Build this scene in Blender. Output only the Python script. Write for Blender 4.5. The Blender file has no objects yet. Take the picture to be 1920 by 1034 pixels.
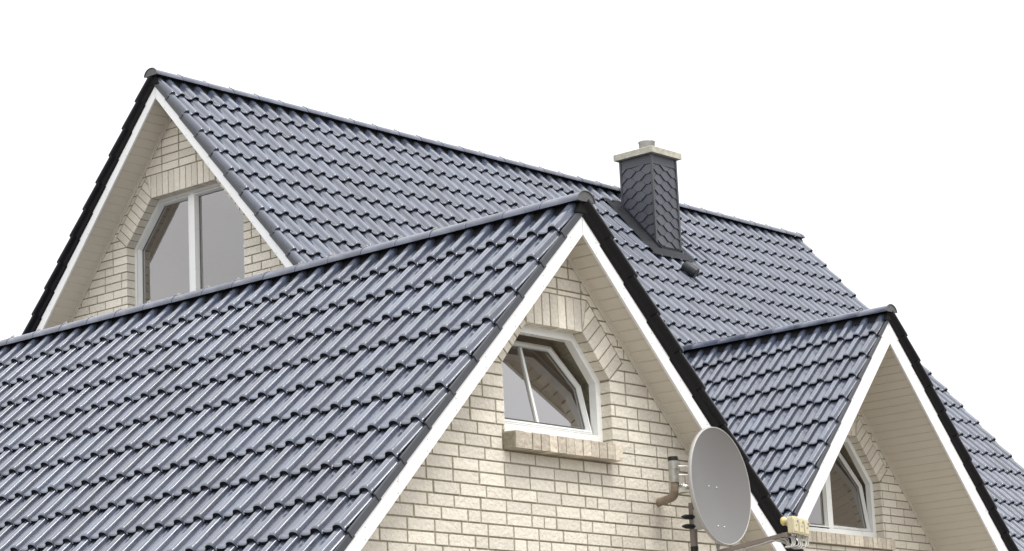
import bpy, math, random
import numpy as np
from mathutils import Vector, Matrix, noise

random.seed(7); rng = np.random.default_rng(7)
S = bpy.context.scene
GZ = 5.93                                  # height of the front wing's ridge above the ground

# ---------------------------------------------------------------- camera
cam_d = bpy.data.cameras.new('camera'); cam = bpy.data.objects.new('camera', cam_d); S.collection.objects.link(cam)
R_ = Vector((0.657015798596695, -0.7525032750291591, -0.045486937297832604))
U_ = Vector((-0.1337125442817405, -0.17570102552250808, 0.97532051405271))
F_ = Vector((0.7419239825588945, 0.6347188123104032, 0.2160574770824201))
cam.matrix_world = Matrix(((R_.x, U_.x, -F_.x, -13.264479), (R_.y, U_.y, -F_.y, -10.682659),
                           (R_.z, U_.z, -F_.z, -4.333209 + GZ), (0, 0, 0, 1)))
cam_d.sensor_width = 36; cam_d.lens = 4728.08 / 1920 * 36
cam_d.clip_start = 0.1; cam_d.clip_end = 3000
S.camera = cam
S.render.resolution_x, S.render.resolution_y = 1024, 551

# ---------------------------------------------------------------- light: bright white overcast with a soft high sun
SUN_EL, SUN_AZ = math.radians(63), math.atan2(-0.999, -0.03)
w = bpy.data.worlds.new('World'); S.world = w; w.use_nodes = True
nt = w.node_tree; nt.nodes.clear()
def N(t, **k):
    n = nt.nodes.new(t)
    for a, b in k.items(): setattr(n, a, b)
    return n
sky = N('ShaderNodeTexSky', sky_type='NISHITA', sun_disc=False, sun_elevation=SUN_EL, sun_rotation=math.pi/2 - SUN_AZ, dust_density=5, air_density=1)
sm = N('ShaderNodeVectorMath', operation='SCALE'); sm.inputs['Scale'].default_value = 0.10
nt.links.new(sky.outputs[0], sm.inputs[0])
tc = N('ShaderNodeTexCoord'); sx = N('ShaderNodeSeparateXYZ'); nt.links.new(tc.outputs['Generated'], sx.inputs[0])
rp = N('ShaderNodeValToRGB')                # luminance of an overcast sky: brighter towards the zenith
rp.color_ramp.elements[0].position = 0.0; rp.color_ramp.elements[0].color = (0.58, 0.583, 0.59, 1)
rp.color_ramp.elements[1].position = 1.0; rp.color_ramp.elements[1].color = (1.40, 1.42, 1.46, 1)
e_ = rp.color_ramp.elements.new(0.15); e_.color = (0.61, 0.613, 0.62, 1)
nt.links.new(sx.outputs['Z'], rp.inputs[0])
s2 = N('ShaderNodeVectorMath', operation='SCALE'); s2.inputs['Scale'].default_value = 1.78
nt.links.new(rp.outputs[0], s2.inputs[0])
ad = N('ShaderNodeMix', data_type='VECTOR'); ad.inputs['Factor'].default_value = 0.88
nt.links.new(sm.outputs[0], ad.inputs[4]); nt.links.new(s2.outputs[0], ad.inputs[5])
bg = N('ShaderNodeBackground'); bg.inputs['Strength'].default_value = 1.0
nt.links.new(ad.outputs[1], bg.inputs[0]); wo = N('ShaderNodeOutputWorld'); nt.links.new(bg.outputs[0], wo.inputs[0])
sd = bpy.data.lights.new('sun', 'SUN'); sd.energy = 1.75; sd.angle = math.radians(19); sd.color = (1, 0.965, 0.91)
sun = bpy.data.objects.new('sun', sd); S.collection.objects.link(sun)
to_sun = Vector((math.cos(SUN_AZ)*math.cos(SUN_EL), math.sin(SUN_AZ)*math.cos(SUN_EL), math.sin(SUN_EL)))
sun.rotation_euler = to_sun.to_track_quat('Z', 'Y').to_euler(); sun.location = (-10, -20, 30)
S.view_settings.view_transform = 'Standard'; S.view_settings.look = 'None'
S.view_settings.exposure = 0.22; S.view_settings.gamma = 1.0
S.render.engine = 'CYCLES'

# ---------------------------------------------------------------- materials
def mat(name, col, rough=0.6, spec=0.5, metal=0, coat=0, bump=None, var=None, attr=None, dirt=None):
    """bump=(scale, strength, distance); var=(scale, amount); attr=amount of the per-piece tint; dirt=(scale, colour, amount)"""
    m = bpy.data.materials.new(name); m.use_nodes = True
    t = m.node_tree; b = t.nodes['Principled BSDF']
    b.inputs['Roughness'].default_value = rough; b.inputs['Metallic'].default_value = metal
    b.inputs['Specular IOR Level'].default_value = spec; b.inputs['Coat Weight'].default_value = coat
    b.inputs['Coat Roughness'].default_value = 0.12
    g = t.nodes.new('ShaderNodeNewGeometry')
    rgb = t.nodes.new('ShaderNodeRGB'); rgb.outputs[0].default_value = (*col, 1); out = rgb.outputs[0]
    def mult(out, fac):
        v = t.nodes.new('ShaderNodeVectorMath'); v.operation = 'SCALE'
        t.links.new(out, v.inputs[0]); t.links.new(fac, v.inputs['Scale']); return v.outputs[0]
    def rng_(src, lo, hi, a=0.0, c=1.0):
        r = t.nodes.new('ShaderNodeMapRange'); r.inputs[1].default_value = a; r.inputs[2].default_value = c
        r.inputs[3].default_value = lo; r.inputs[4].default_value = hi; t.links.new(src, r.inputs[0]); return r.outputs[0]
    if attr:
        at = t.nodes.new('ShaderNodeAttribute'); at.attribute_name = 'tint'
        out = mult(out, rng_(at.outputs['Fac'], 1-attr, 1+attr))
    if var:
        n = t.nodes.new('ShaderNodeTexNoise'); n.inputs['Scale'].default_value = var[0]; n.inputs['Detail'].default_value = 6
        t.links.new(g.outputs['Position'], n.inputs['Vector'])
        out = mult(out, rng_(n.outputs['Fac'], 1-var[1], 1+var[1], 0.3, 0.7))
        t.links.new(rng_(n.outputs['Fac'], max(rough-0.06, 0.02), rough+0.10, 0.3, 0.7), b.inputs['Roughness'])
    if dirt:
        n = t.nodes.new('ShaderNodeTexNoise'); n.inputs['Scale'].default_value = dirt[0]; n.inputs['Detail'].default_value = 9
        n.inputs['Roughness'].default_value = 0.7
        t.links.new(g.outputs['Position'], n.inputs['Vector'])
        mx = t.nodes.new('ShaderNodeMix'); mx.data_type = 'RGBA'
        t.links.new(rng_(n.outputs['Fac'], 0, dirt[2], 0.5, 0.78), mx.inputs[0]); t.links.new(out, mx.inputs[6])
        mx.inputs[7].default_value = (*dirt[1], 1); out = mx.outputs[2]
    t.links.new(out, b.inputs['Base Color'])
    if bump:
        n = t.nodes.new('ShaderNodeTexNoise'); n.inputs['Scale'].default_value = bump[0]; n.inputs['Detail'].default_value = 5
        t.links.new(g.outputs['Position'], n.inputs['Vector'])
        bp = t.nodes.new('ShaderNodeBump'); bp.inputs['Strength'].default_value = bump[1]; bp.inputs['Distance'].default_value = bump[2]
        t.links.new(n.outputs['Fac'], bp.inputs['Height']); t.links.new(bp.outputs[0], b.inputs['Normal'])
    return m
M = dict(
 tile=mat('glazed_tile', (0.062, 0.073, 0.106), 0.22, 1.0, attr=0.28, var=(9, 0.12), dirt=(60, (0.20, 0.20, 0.20), 0.25), bump=(9, 0.12, 0.004)),
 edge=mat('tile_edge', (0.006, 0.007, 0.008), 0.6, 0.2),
 ridge=mat('ridge_glaze', (0.068, 0.078, 0.115), 0.30, 0.55, attr=0.16, var=(14, 0.10), bump=(30, 0.15, 0.002), dirt=(25, (0.22, 0.22, 0.21), 0.35)),
 cap=mat('ridge_end', (0.085, 0.085, 0.085), 0.45, 0.5, var=(30, 0.2)),
 flange=mat('verge_side', (0.050, 0.053, 0.062), 0.38, 0.5, attr=0.15, var=(20, 0.15)),
 black=mat('verge_shaded', (0.004, 0.004, 0.006), 0.25, 0.35, attr=0.15, var=(20, 0.15)),  # far verges: same tile, shade of the side seen from below painted in
 deck=mat('underlay_and_gap_shade', (0.010, 0.010, 0.011), 0.8, 0.2),
 white=mat('white_board', (0.82, 0.82, 0.815), 0.38, 0.5, var=(3, 0.03), dirt=(40, (0.6, 0.6, 0.55), 0.3)),
 screw=mat('screw_head', (0.5, 0.5, 0.48), 0.4, 0.5, metal=0.6),
 soffit=mat('soffit_panel', (0.64, 0.595, 0.515), 0.45, 0.4, var=(2, 0.03)),
 brick=mat('cream_brick', (0.70, 0.655, 0.565), 0.85, 0.25, attr=0.13, var=(45, 0.07), bump=(34, 1.0, 0.010), dirt=(9, (0.54, 0.47, 0.37), 0.25)),
 sillbrick=mat('weathered_sill_brick', (0.56, 0.50, 0.41), 0.9, 0.2, attr=0.2, var=(30, 0.1), bump=(28, 1.0, 0.014), dirt=(14, (0.38, 0.31, 0.21), 0.5)),
 mortar=mat('mortar', (0.30, 0.275, 0.21), 0.95, 0.1, var=(40, 0.2), bump=(150, 0.8, 0.003)),
 frame=mat('window_plastic', (0.80, 0.81, 0.79), 0.3, 0.5, var=(4, 0.02)),
 seal=mat('rubber_seal', (0.22, 0.22, 0.21), 0.6, 0.3),
 room=mat('room_plaster', (0.50, 0.44, 0.37), 0.9, 0.2, var=(2, 0.1)),
 concrete=mat('chimney_concrete', (0.46, 0.44, 0.37), 0.85, 0.25, var=(14, 0.2), bump=(60, 0.5, 0.004), dirt=(10, (0.25, 0.26, 0.15), 0.5)),
 steel=mat('stainless_steel', (0.42, 0.42, 0.43), 0.35, 0.5, metal=1, var=(20, 0.05)),
 slate=mat('slate_shingle', (0.064, 0.067, 0.083), 0.42, 0.45, attr=0.16, var=(30, 0.12), bump=(50, 0.4, 0.002)),
 zinc=mat('dark_edge_strip', (0.055, 0.057, 0.062), 0.4, 0.5, var=(20, 0.1)),
 lead=mat('lead_flashing', (0.022, 0.023, 0.027), 0.65, 0.15, var=(12, 0.2), bump=(18, 0.6, 0.012)),
 vent=mat('vent_glaze', (0.016, 0.017, 0.021), 0.45, 0.35, var=(20, 0.2), dirt=(30, (0.15, 0.15, 0.13), 0.3)),
 dish=mat('dish_paint', (0.160, 0.155, 0.151), 0.42, 0.4, var=(3, 0.02), bump=(200, 0.05, 0.001)),
 dishback=mat('dish_rim', (0.40, 0.39, 0.37), 0.45, 0.4),
 pipe=mat('galvanised_pipe', (0.42, 0.41, 0.38), 0.42, 0.5, metal=0.5, var=(25, 0.15)),
 brown=mat('weathered_pipe', (0.27, 0.215, 0.16), 0.6, 0.4, var=(25, 0.2)),
 plastic=mat('black_plastic', (0.015, 0.015, 0.015), 0.45, 0.4),
 bolt=mat('bolt_head', (0.75, 0.74, 0.7), 0.3, 0.5, metal=0.8),
 tape=mat('silver_tape', (0.8, 0.8, 0.78), 0.25, 0.5, metal=1, bump=(60, 1.0, 0.01)),
 cream=mat('yellowed_plastic', (0.60, 0.54, 0.36), 0.45, 0.4, var=(30, 0.08)),
 yellow=mat('yellow_cap', (0.62, 0.50, 0.20), 0.4, 0.4),
 cable=mat('cable_sheath', (0.42, 0.41, 0.38), 0.45, 0.4),
 arm=mat('feed_arm', (0.20, 0.17, 0.15), 0.45, 0.4),
 gravel=mat('pale_gravel', (0.20, 0.185, 0.165), 0.9, 0.1, var=(1.5, 0.3), bump=(30, 0.6, 0.03)),
 plain=mat('plain_brickwork', (0.56, 0.51, 0.42), 0.85, 0.25, var=(20, 0.1)),
)
def brickwall(m):        # courses for the walls the photograph does not show
    t = m.node_tree; b = t.nodes['Principled BSDF']
    tc = t.nodes.new('ShaderNodeNewGeometry'); mp = t.nodes.new('ShaderNodeSeparateXYZ'); cb = t.nodes.new('ShaderNodeCombineXYZ')
    a = t.nodes.new('ShaderNodeMath'); t.links.new(tc.outputs['Position'], mp.inputs[0])
    t.links.new(mp.outputs[0], a.inputs[0]); t.links.new(mp.outputs[1], a.inputs[1])
    t.links.new(a.outputs[0], cb.inputs[0]); t.links.new(mp.outputs[2], cb.inputs[1])
    br = t.nodes.new('ShaderNodeTexBrick'); br.inputs['Scale'].default_value = 1
    br.inputs['Brick Width'].default_value = 0.257; br.inputs['Row Height'].default_value = 0.0845; br.inputs['Mortar Size'].default_value = 0.006
    br.inputs['Color1'].default_value = (0.62, 0.56, 0.45, 1); br.inputs['Color2'].default_value = (0.54, 0.49, 0.40, 1)
    br.inputs['Mortar'].default_value = (0.24, 0.21, 0.15, 1)
    t.links.new(cb.outputs[0], br.inputs['Vector']); t.links.new(br.outputs['Color'], b.inputs['Base Color'])
brickwall(M['plain'])
def glass():
    m = bpy.data.materials.new('window_glass'); m.use_nodes = True; t = m.node_tree; t.nodes.clear()
    o = t.nodes.new('ShaderNodeOutputMaterial'); mx = t.nodes.new('ShaderNodeMixShader')
    gl = t.nodes.new('ShaderNodeBsdfGlossy'); gl.inputs['Roughness'].default_value = 0.0; gl.inputs['Color'].default_value = (0.92, 0.90, 0.90, 1)
    tr = t.nodes.new('ShaderNodeBsdfTransparent'); tr.inputs['Color'].default_value = (0.80, 0.79, 0.77, 1)
    lw = t.nodes.new('ShaderNodeLayerWeight'); lw.inputs['Blend'].default_value = 0.42
    r = t.nodes.new('ShaderNodeMapRange'); r.inputs[3].default_value = 0.18; r.inputs[4].default_value = 0.56
    t.links.new(lw.outputs['Facing'], r.inputs[0]); t.links.new(r.outputs[0], mx.inputs[0])
    t.links.new(tr.outputs[0], mx.inputs[1]); t.links.new(gl.outputs[0], mx.inputs[2]); t.links.new(mx.outputs[0], o.inputs[0])
    return m
M['glass'] = glass()

# ---------------------------------------------------------------- mesh helpers
def V(*a): return np.array(a if len(a) > 1 else a[0], float)
class MB:
    def __init__(s): s.v = []; s.f = []; s.t = []; s.sm = []
    def add(s, vs, fs, tint=0.5, smooth=False):
        o = len(s.v); s.v += [tuple(map(float, p)) for p in vs]; s.f += [tuple(o+i for i in f) for f in fs]
        s.t += [tint]*len(vs); s.sm += [smooth]*len(fs)
    def build(s, name, m, parent=None, **k):
        return link_mesh(name, np.array(s.v), s.f, m, parent, np.array(s.t), s.sm, **k)
def wloc(o):
    l = Vector((0, 0, 0))
    while o is not None: l += o.location; o = o.parent
    return l
def link_mesh(name, v, f, m, parent=None, tint=None, smooth=None, org=None, m2=None, idx=None):
    """v in house coordinates (z = 0 at the front ridge); the object's origin is its parent's unless org is given"""
    me = bpy.data.meshes.new(name); v = np.array(v, float); v[:, 2] += GZ
    base = V(wloc(parent)); o = bpy.data.objects.new(name, me); S.collection.objects.link(o)
    if org is not None:
        og = V(org) + V(0, 0, GZ); v -= og; o.location = og - base
    else: v -= base
    me.from_pydata(v.tolist(), [], [tuple(int(i) for i in q) for q in f])
    if tint is not None:
        at = me.attributes.new('tint', 'FLOAT', 'POINT'); at.data.foreach_set('value', np.asarray(tint, np.float32))
    if smooth is not None: me.polygons.foreach_set('use_smooth', np.asarray(smooth, bool))
    me.materials.append(m)
    if m2 is not None: me.materials.append(m2); me.polygons.foreach_set('material_index', np.asarray(idx, np.int32))
    me.update()
    if parent is not None: o.parent = parent
    return o
def box(mb, c, ax, h, tint=0.5):
    """centre, three axes, half sizes"""
    c = V(c); X, Y, Z = [V(a)*k for a, k in zip(ax, h)]
    vs = [c + sx*X + sy*Y + sz*Z for sx in (-1, 1) for sy in (-1, 1) for sz in (-1, 1)]
    mb.add(vs, [(0, 1, 3, 2), (4, 6, 7, 5), (0, 4, 5, 1), (2, 3, 7, 6), (0, 2, 6, 4), (1, 5, 7, 3)], tint)
I3 = (V(1, 0, 0), V(0, 1, 0), V(0, 0, 1))
def abox(mb, x0, x1, y0, y1, z0, z1, tint=0.5):
    box(mb, ((x0+x1)/2, (y0+y1)/2, (z0+z1)/2), I3, ((x1-x0)/2, (y1-y0)/2, (z1-z0)/2), tint)
def prism(mb, poly3, depth, tint=0.5):
    """polygon (3D, planar) swept by the vector depth"""
    n = len(poly3); a = [V(p) for p in poly3]; b = [p + V(depth) for p in a]
    nr = np.cross(a[1]-a[0], a[2]-a[0])
    fr, bk = tuple(range(n)), tuple(range(2*n-1, n-1, -1)); sd = [(i, n+i, n+(i+1) % n, (i+1) % n) for i in range(n)]
    if nr @ V(depth) > 0: fr, bk = fr[::-1], bk[::-1]; sd = [q[::-1] for q in sd]
    mb.add(a+b, [fr, bk] + sd, tint)
def tube(mb, pts, r, n=12, smooth=True, caps=True, tint=0.5):
    pts = [V(p) for p in pts]; rs = r if hasattr(r, '__len__') else [r]*len(pts)
    up = V(0.31, 0.2, 0.93); ring = []; vs = []
    for i, p in enumerate(pts):
        d = pts[min(i+1, len(pts)-1)] - pts[max(i-1, 0)]; d /= np.linalg.norm(d)
        if i == 0: x = np.cross(up, d)
        else: x = x - d*(x @ d)
        x /= np.linalg.norm(x); y = np.cross(d, x)
        vs += [p + rs[i]*(math.cos(2*math.pi*k/n)*x + math.sin(2*math.pi*k/n)*y) for k in range(n)]
    fs = [(i*n+k, i*n+(k+1) % n, (i+1)*n+(k+1) % n, (i+1)*n+k) for i in range(len(pts)-1) for k in range(n)]
    mb.add(vs, fs, tint, smooth)
    if caps:
        mb.add(vs[:n], [tuple(range(n))[::-1]], tint); mb.add(vs[-n:], [tuple(range(n))], tint)
def bez(ps, n=12):
    """smooth curve through points (Catmull-Rom)"""
    P = [V(p) for p in ps]; P = [2*P[0]-P[1]] + P + [2*P[-1]-P[-2]]; out = []
    for i in range(1, len(P)-2):
        for k in range(n):
            t = k/n; a, b, c, d = P[i-1:i+3]
            out.append(0.5*((2*b) + (c-a)*t + (2*a-5*b+4*c-d)*t*t + (3*b-a-3*c+d)*t**3))
    return out + [P[-2]]
# ---- convex polygons in 2D
def clip(poly, p, n):
    """keep the side where (x-p).n <= 0"""
    out = []
    for i in range(len(poly)):
        a, b = poly[i], poly[(i+1) % len(poly)]
        da = (a[0]-p[0])*n[0] + (a[1]-p[1])*n[1]; db = (b[0]-p[0])*n[0] + (b[1]-p[1])*n[1]
        if da <= 1e-9: out.append(a)
        if (da < -1e-9 and db > 1e-9) or (da > 1e-9 and db < -1e-9):
            t = da/(da-db); out.append((a[0]+t*(b[0]-a[0]), a[1]+t*(b[1]-a[1])))
    return out
def area(p):
    return 0.5*sum(p[i][0]*p[(i+1) % len(p)][1] - p[(i+1) % len(p)][0]*p[i][1] for i in range(len(p))) if len(p) > 2 else 0
def ccw(p): return list(p) if area(p) > 0 else list(p)[::-1]
def edges(K):
    K = ccw(K)
    for i in range(len(K)):
        a, b = K[i], K[(i+1) % len(K)]; d = (b[0]-a[0], b[1]-a[1]); l = math.hypot(*d)
        yield a, (d[1]/l, -d[0]/l)           # outward normal
def inter(p, K):
    for a, n in edges(K):
        p = clip(p, a, n)
        if len(p) < 3: return []
    return p
def subtract(polys, K):
    out = []
    for p in polys:
        rest = p
        for a, n in edges(K):
            o = clip(rest, a, (-n[0], -n[1]))
            if len(o) > 2 and abs(area(o)) > 1e-5: out.append(o)
            rest = clip(rest, a, n)
            if len(rest) < 3: break
    return out
def inset(K, d):
    K = ccw(K); E = list(edges(K)); out = []
    dd = d if hasattr(d, '__len__') else [d]*len(K)
    for i in range(len(K)):
        (a1, n1), (a2, n2) = E[i-1], E[i]; d1, d2 = dd[i-1], dd[i]
        c1 = a1[0]*n1[0]+a1[1]*n1[1]-d1; c2 = a2[0]*n2[0]+a2[1]*n2[1]-d2
        det = n1[0]*n2[1]-n1[1]*n2[0]
        out.append(((c1*n2[1]-c2*n1[1])/det, (n1[0]*c2-n2[0]*c1)/det))
    return out

# ---------------------------------------------------------------- things
def thing(name, label, cat, loc, group=None):
    o = bpy.data.objects.new(name, None); S.collection.objects.link(o)
    o.location = (loc[0], loc[1], loc[2]); o['label'] = label; o['category'] = cat
    if group: o['group'] = group
    o.empty_display_size = 0.3
    return o

# ---------------------------------------------------------------- roof tiles
P = 0.19                                       # width of one tile
T_ = [0, .012, .03, .05, .075, .10, .18, .28, .38, .45, .50, .54, .57, .60, .63, .66, .69, .72, .755, .79, .82, .845, .875, .895, .908, .918, .9255, .94, .97, 1.0]
def prof(t):
    if t < .012 or t > .926: return -.012
    if t < .10: return .008*math.exp(-((t-.045)/.018)**2)
    if t <= .46: return -.004*math.sin((t-.10)/.36*math.pi)
    if t < .60: s = (t-.46)/.14; return .034*(3*s*s-2*s**3)
    if t <= .875: return .034 + .0065*(1-((t-.7375)/.1375)**2)
    return .034*math.sqrt(max(0, 1-((t-.875)/.051)**2))
H_ = [prof(t) for t in T_]
def tile_template(e):
    nt_ = len(T_)
    D = [(-.07, 0, 0), (.30*e, 0, 0), (.75*e, 0, 0), (e-.055, 0, 0), (e-.038, .0018, 0), (e-.022, .0030, 0), (e-.009, .0005, 0), (e-.001, -.006, 0)]
    v, f, sm = [], [], []
    for d, off, _ in D:
        for t, h in zip(T_, H_): v.append((t*P, d, h + off + .035*d/e))
    nr = len(D)
    for r in range(nr-1):
        for c in range(nt_-1):
            a = r*nt_+c; f.append((a, a+nt_, a+nt_+1, a+1)); sm.append(True)
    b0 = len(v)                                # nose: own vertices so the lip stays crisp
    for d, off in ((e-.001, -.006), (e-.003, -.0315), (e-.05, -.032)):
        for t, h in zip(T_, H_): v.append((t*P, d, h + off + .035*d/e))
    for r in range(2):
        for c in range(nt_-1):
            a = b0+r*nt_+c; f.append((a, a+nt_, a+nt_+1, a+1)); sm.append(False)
    # right-hand side wall of the tile (closes the roll towards the slot)
    return np.array(v), np.array(f), np.array(sm)
HEAD = .07
def tiles(name, O, a, d, n, e, cols, courses, a0, keep, parent, m=None, flip=False):
    """a: viewer-right along the ridge, d: down the slope, n: outward normal"""
    tv, tf, ts = tile_template(e); O, a, d, n = V(O), V(a), V(d), V(n)
    vs, fs, ss, tt = [], [], [], []; cnt = 0
    for k in range(courses):
        for i in range(cols):
            if not keep(a0+(i+.5)*P, (k+.5)*e): continue
            v = tv.copy()
            v[:, 1] += k*e + random.uniform(-.0015, .0015)
            if k == 0:                       # heads closed off just under the ridge tile
                q_ = len(T_); dh = HEAD*np.clip(1 - v[:q_, 2]/.022, 0, 1); v[:q_, 1] = .014 + dh; v[:q_, 2] = np.minimum(v[:q_, 2], .0); v[q_:2*q_, 1] = .030 + dh; v[2*q_:3*q_, 1] = np.maximum(v[2*q_:3*q_, 1], .16); v[q_:2*q_, 2] -= .002
            x = v[:, 0]/P - .5
            v[:, 2] += random.uniform(-.0014, .0014) + x*random.uniform(-.002, .002)
            v[:, 0] += a0 + i*P + random.uniform(-.001, .001)
            vs.append(O + np.outer(v[:, 0], a) + np.outer(v[:, 1], d) + np.outer(v[:, 2], n))
            fs.append(tf + cnt*len(tv)); ss.append(ts); tt.append(np.full(len(tv), min(1, max(0, random.gauss(.5, .22))))); cnt += 1
    v = np.concatenate(vs); f = np.concatenate(fs)
    if np.cross(a, d) @ n > 0: pass
    # template faces run a x d; make them face outward
    q = f[0]; fn = np.cross(v[q[1]]-v[q[0]], v[q[2]]-v[q[0]])
    if fn @ n < 0: f = f[:, ::-1]
    sm_ = np.concatenate(ss)
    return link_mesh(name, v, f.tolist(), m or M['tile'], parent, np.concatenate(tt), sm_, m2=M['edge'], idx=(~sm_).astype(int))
def verge(O, out, d, n, e, courses, parent, far=False, fb=.048, mflange=None):
    """verge tiles: `out` points away from the roof along the ridge; O on the verge line at the ridge"""
    O, out, d, n = V(O), V(out), V(d), V(n)
    mb = MB()
    if far:   # double-roll verge tile seen from its side: narrow upright flange, then the roll overhanging it
        pr = [(.006, -fb), (.010, -.020), (.020, -.008), (.040, .003), (.052, .018), (.055, .034), (.047, .048), (.030, .056), (.005, .058), (-.02, .050), (-.045, .030), (-.055, .012), (-.06, .006), (-.06, -.01), (-.01, -.02), (-.006, -fb)]
    else:
        pr = [(.010, -fb), (.012, -.016), (.010, -.010), (.004, -.008), (-.002, -.010), (-.004, -.02), (-.004, -fb)]
    for k in range(courses):
        L = [(k*e - (.03 if k else (.005 if far else -.03)), 0.0), ((k+1)*e - .012, .020), ((k+1)*e, .017)]
        vs = []; m_ = len(pr); j = random.uniform(-.0015, .0015)
        for dd, lf in L:
            g = 0.004 if dd > k*e+.1 else -0.002
            sh = 0.006 if dd > k*e+.1 else 0
            vs += [O + out*(y+j+(g if y > 0 else 0)) + d*dd + n*(z+lf-(sh if z < -.025 else 0)) for y, z in pr]
        fs = [(r*m_+i, (r+1)*m_+i, (r+1)*m_+(i+1) % m_, r*m_+(i+1) % m_) for r in range(2) for i in range(m_)]
        q = [V(vs[x]) for x in fs[0]]; fn = np.cross(q[1]-q[0], q[2]-q[0])
        if fn @ out < 0: fs = [x[::-1] for x in fs]
        mb.add(vs, fs, random.random(), far)
        mb.add(vs[:m_], [tuple(range(m_))]); mb.add(vs[-m_:], [tuple(range(m_))[::-1]])
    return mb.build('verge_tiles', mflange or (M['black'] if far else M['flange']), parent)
def ridge(O, ax, side, length, parent, m=None, hw=.088, hh=.072, L=.352, far_end=False):
    """half-round ridge tiles from the gable end O (top of the ridge) along ax, with clips; plus the end plate"""
    O, ax, side = V(O), V(ax), V(side); up = V(0, 0, 1); mb = MB(); K = 14
    A = [math.pi*k/K for k in range(K+1)]
    n_ = int(math.ceil(length/L)); clips = []
    for i in range(n_):
        s0, s1 = i*L, min((i+1)*L + .0, length)
        tint = random.random(); jz = random.uniform(-.002, .002)
        rows = [(s0-.010 if i else -.0, 1.025), (s0+.012, 1.025), (s0+.013, 1.0), (s1-.006, 0.985)]
        vs = []
        for s, k_ in rows:
            for t in A: vs.append(O + ax*s + side*(hw*k_*math.cos(t)) + up*(hh*k_*math.sin(t) - hh*k_*1.0 + (k_-1)*hh + jz))
        w_ = K+1
        fs = [(r*w_+c, r*w_+c+1, (r+1)*w_+c+1, (r+1)*w_+c) for r in range(3) for c in range(K)]
        q = [V(vs[x]) for x in fs[K//2]]; fn = np.cross(q[1]-q[0], q[2]-q[0])
        if fn[2] < 0: fs = [x[::-1] for x in fs]
        mb.add(vs, fs, tint, True)
        # thickness at the visible front edge
        vi = [O + ax*(rows[0][0]) + side*(hw*.93*math.cos(t)) + up*(hh*.93*math.sin(t) - hh) for t in A]
        mb.add(vs[:w_] + vi, [(c, c+1, w_+c+1, w_+c) for c in range(K)], tint)
        if i: 
            caps = MB(); clips.append(caps)
            box(caps, O + ax*(s0+.012) + up*.008, (ax, side, up), (.012, .010, .005))
            box(caps, O + ax*(s0-.002) + up*.013, (ax, side, up), (.003, .008, .008))
    r = mb.build('ridge_cap', m or M['ridge'], parent)
    if far_end:
        fe = MB(); pl = [O + ax*(length-.004) + side*(hw*.98*math.cos(t)) + up*(hh*.98*math.sin(t) - hh) for t in A]
        prism(fe, pl, ax*.012); fe.build('ridge_end_plate', M['cap'], parent)
    for c_ in clips: c_.build('ridge_clip', M['pipe'], parent)
    # end plate
    eb = MB()
    vs = [O - ax*.010 + side*(hw*1.03*math.cos(t)) + up*(hh*1.03*math.sin(t) - hh*1.03 + .002) for t in A]
    prism(eb, vs, ax*.02)
    rim = [O - ax*.012 + side*(hw*1.08*math.cos(t)) + up*(hh*1.08*math.sin(t) - hh*1.04 + .002) for t in A]
    tube(eb, rim, .006, 6)
    eb.build('ridge_end_plate', M['cap'], parent)
    return r

# ---------------------------------------------------------------- walls of single bricks
PITCH, BR, COURSE = .257, .243, .0845
def brick_piece(mb, poly, mp, dep=.105, split=False):
    j = random.uniform(-.0025, .0025); tx, ty = random.uniform(-.006, .006), random.uniform(-.012, .012)
    if split: j = tx = ty = 0
    poly = ccw(poly); cx = sum(p[0] for p in poly)/len(poly); cz = sum(p[1] for p in poly)/len(poly)
    n = len(poly)
    # small arris round the face
    b = .0022 if not split else .0001
    try: ins = inset(poly, b)
    except ZeroDivisionError: ins = poly
    if abs(area(ins)) > abs(area(poly)) or area(ins) <= 0: ins = poly
    vs = [mp(x, z, j - .0015 + tx*(x-cx) + ty*(z-cz)) for x, z in ins] + [mp(x, z, j + .001 + tx*(x-cx) + ty*(z-cz)) for x, z in poly] + [mp(x, z, dep) for x, z in poly]
    m_ = len(ins)
    if m_ != n: ins = poly; return
    fr = tuple(range(n)); s1 = [(i, n+i, n+(i+1) % n, (i+1) % n) for i in range(n)]; s2_ = [(n+i, 2*n+i, 2*n+(i+1) % n, n+(i+1) % n) for i in range(n)]
    # orientation: outward is mp(.,.,-1)
    a, b_, c = V(vs[0]), V(vs[1]), V(vs[2]); nn = np.cross(b_-a, c-a); o = V(mp(0, 0, -1)) - V(mp(0, 0, 0))
    fs = [fr] + s1 + s2_
    if nn @ o < 0: fs = [x[::-1] for x in fs]
    mb.add(vs, fs, min(1, max(0, random.gauss(.5, .25))))
def opening(cx, ht, hd, zt, zd, zb):
    return [(cx-hd, zb), (cx+hd, zb), (cx+hd, zd), (cx+ht, zt), (cx-ht, zt), (cx-hd, zd)]
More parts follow.
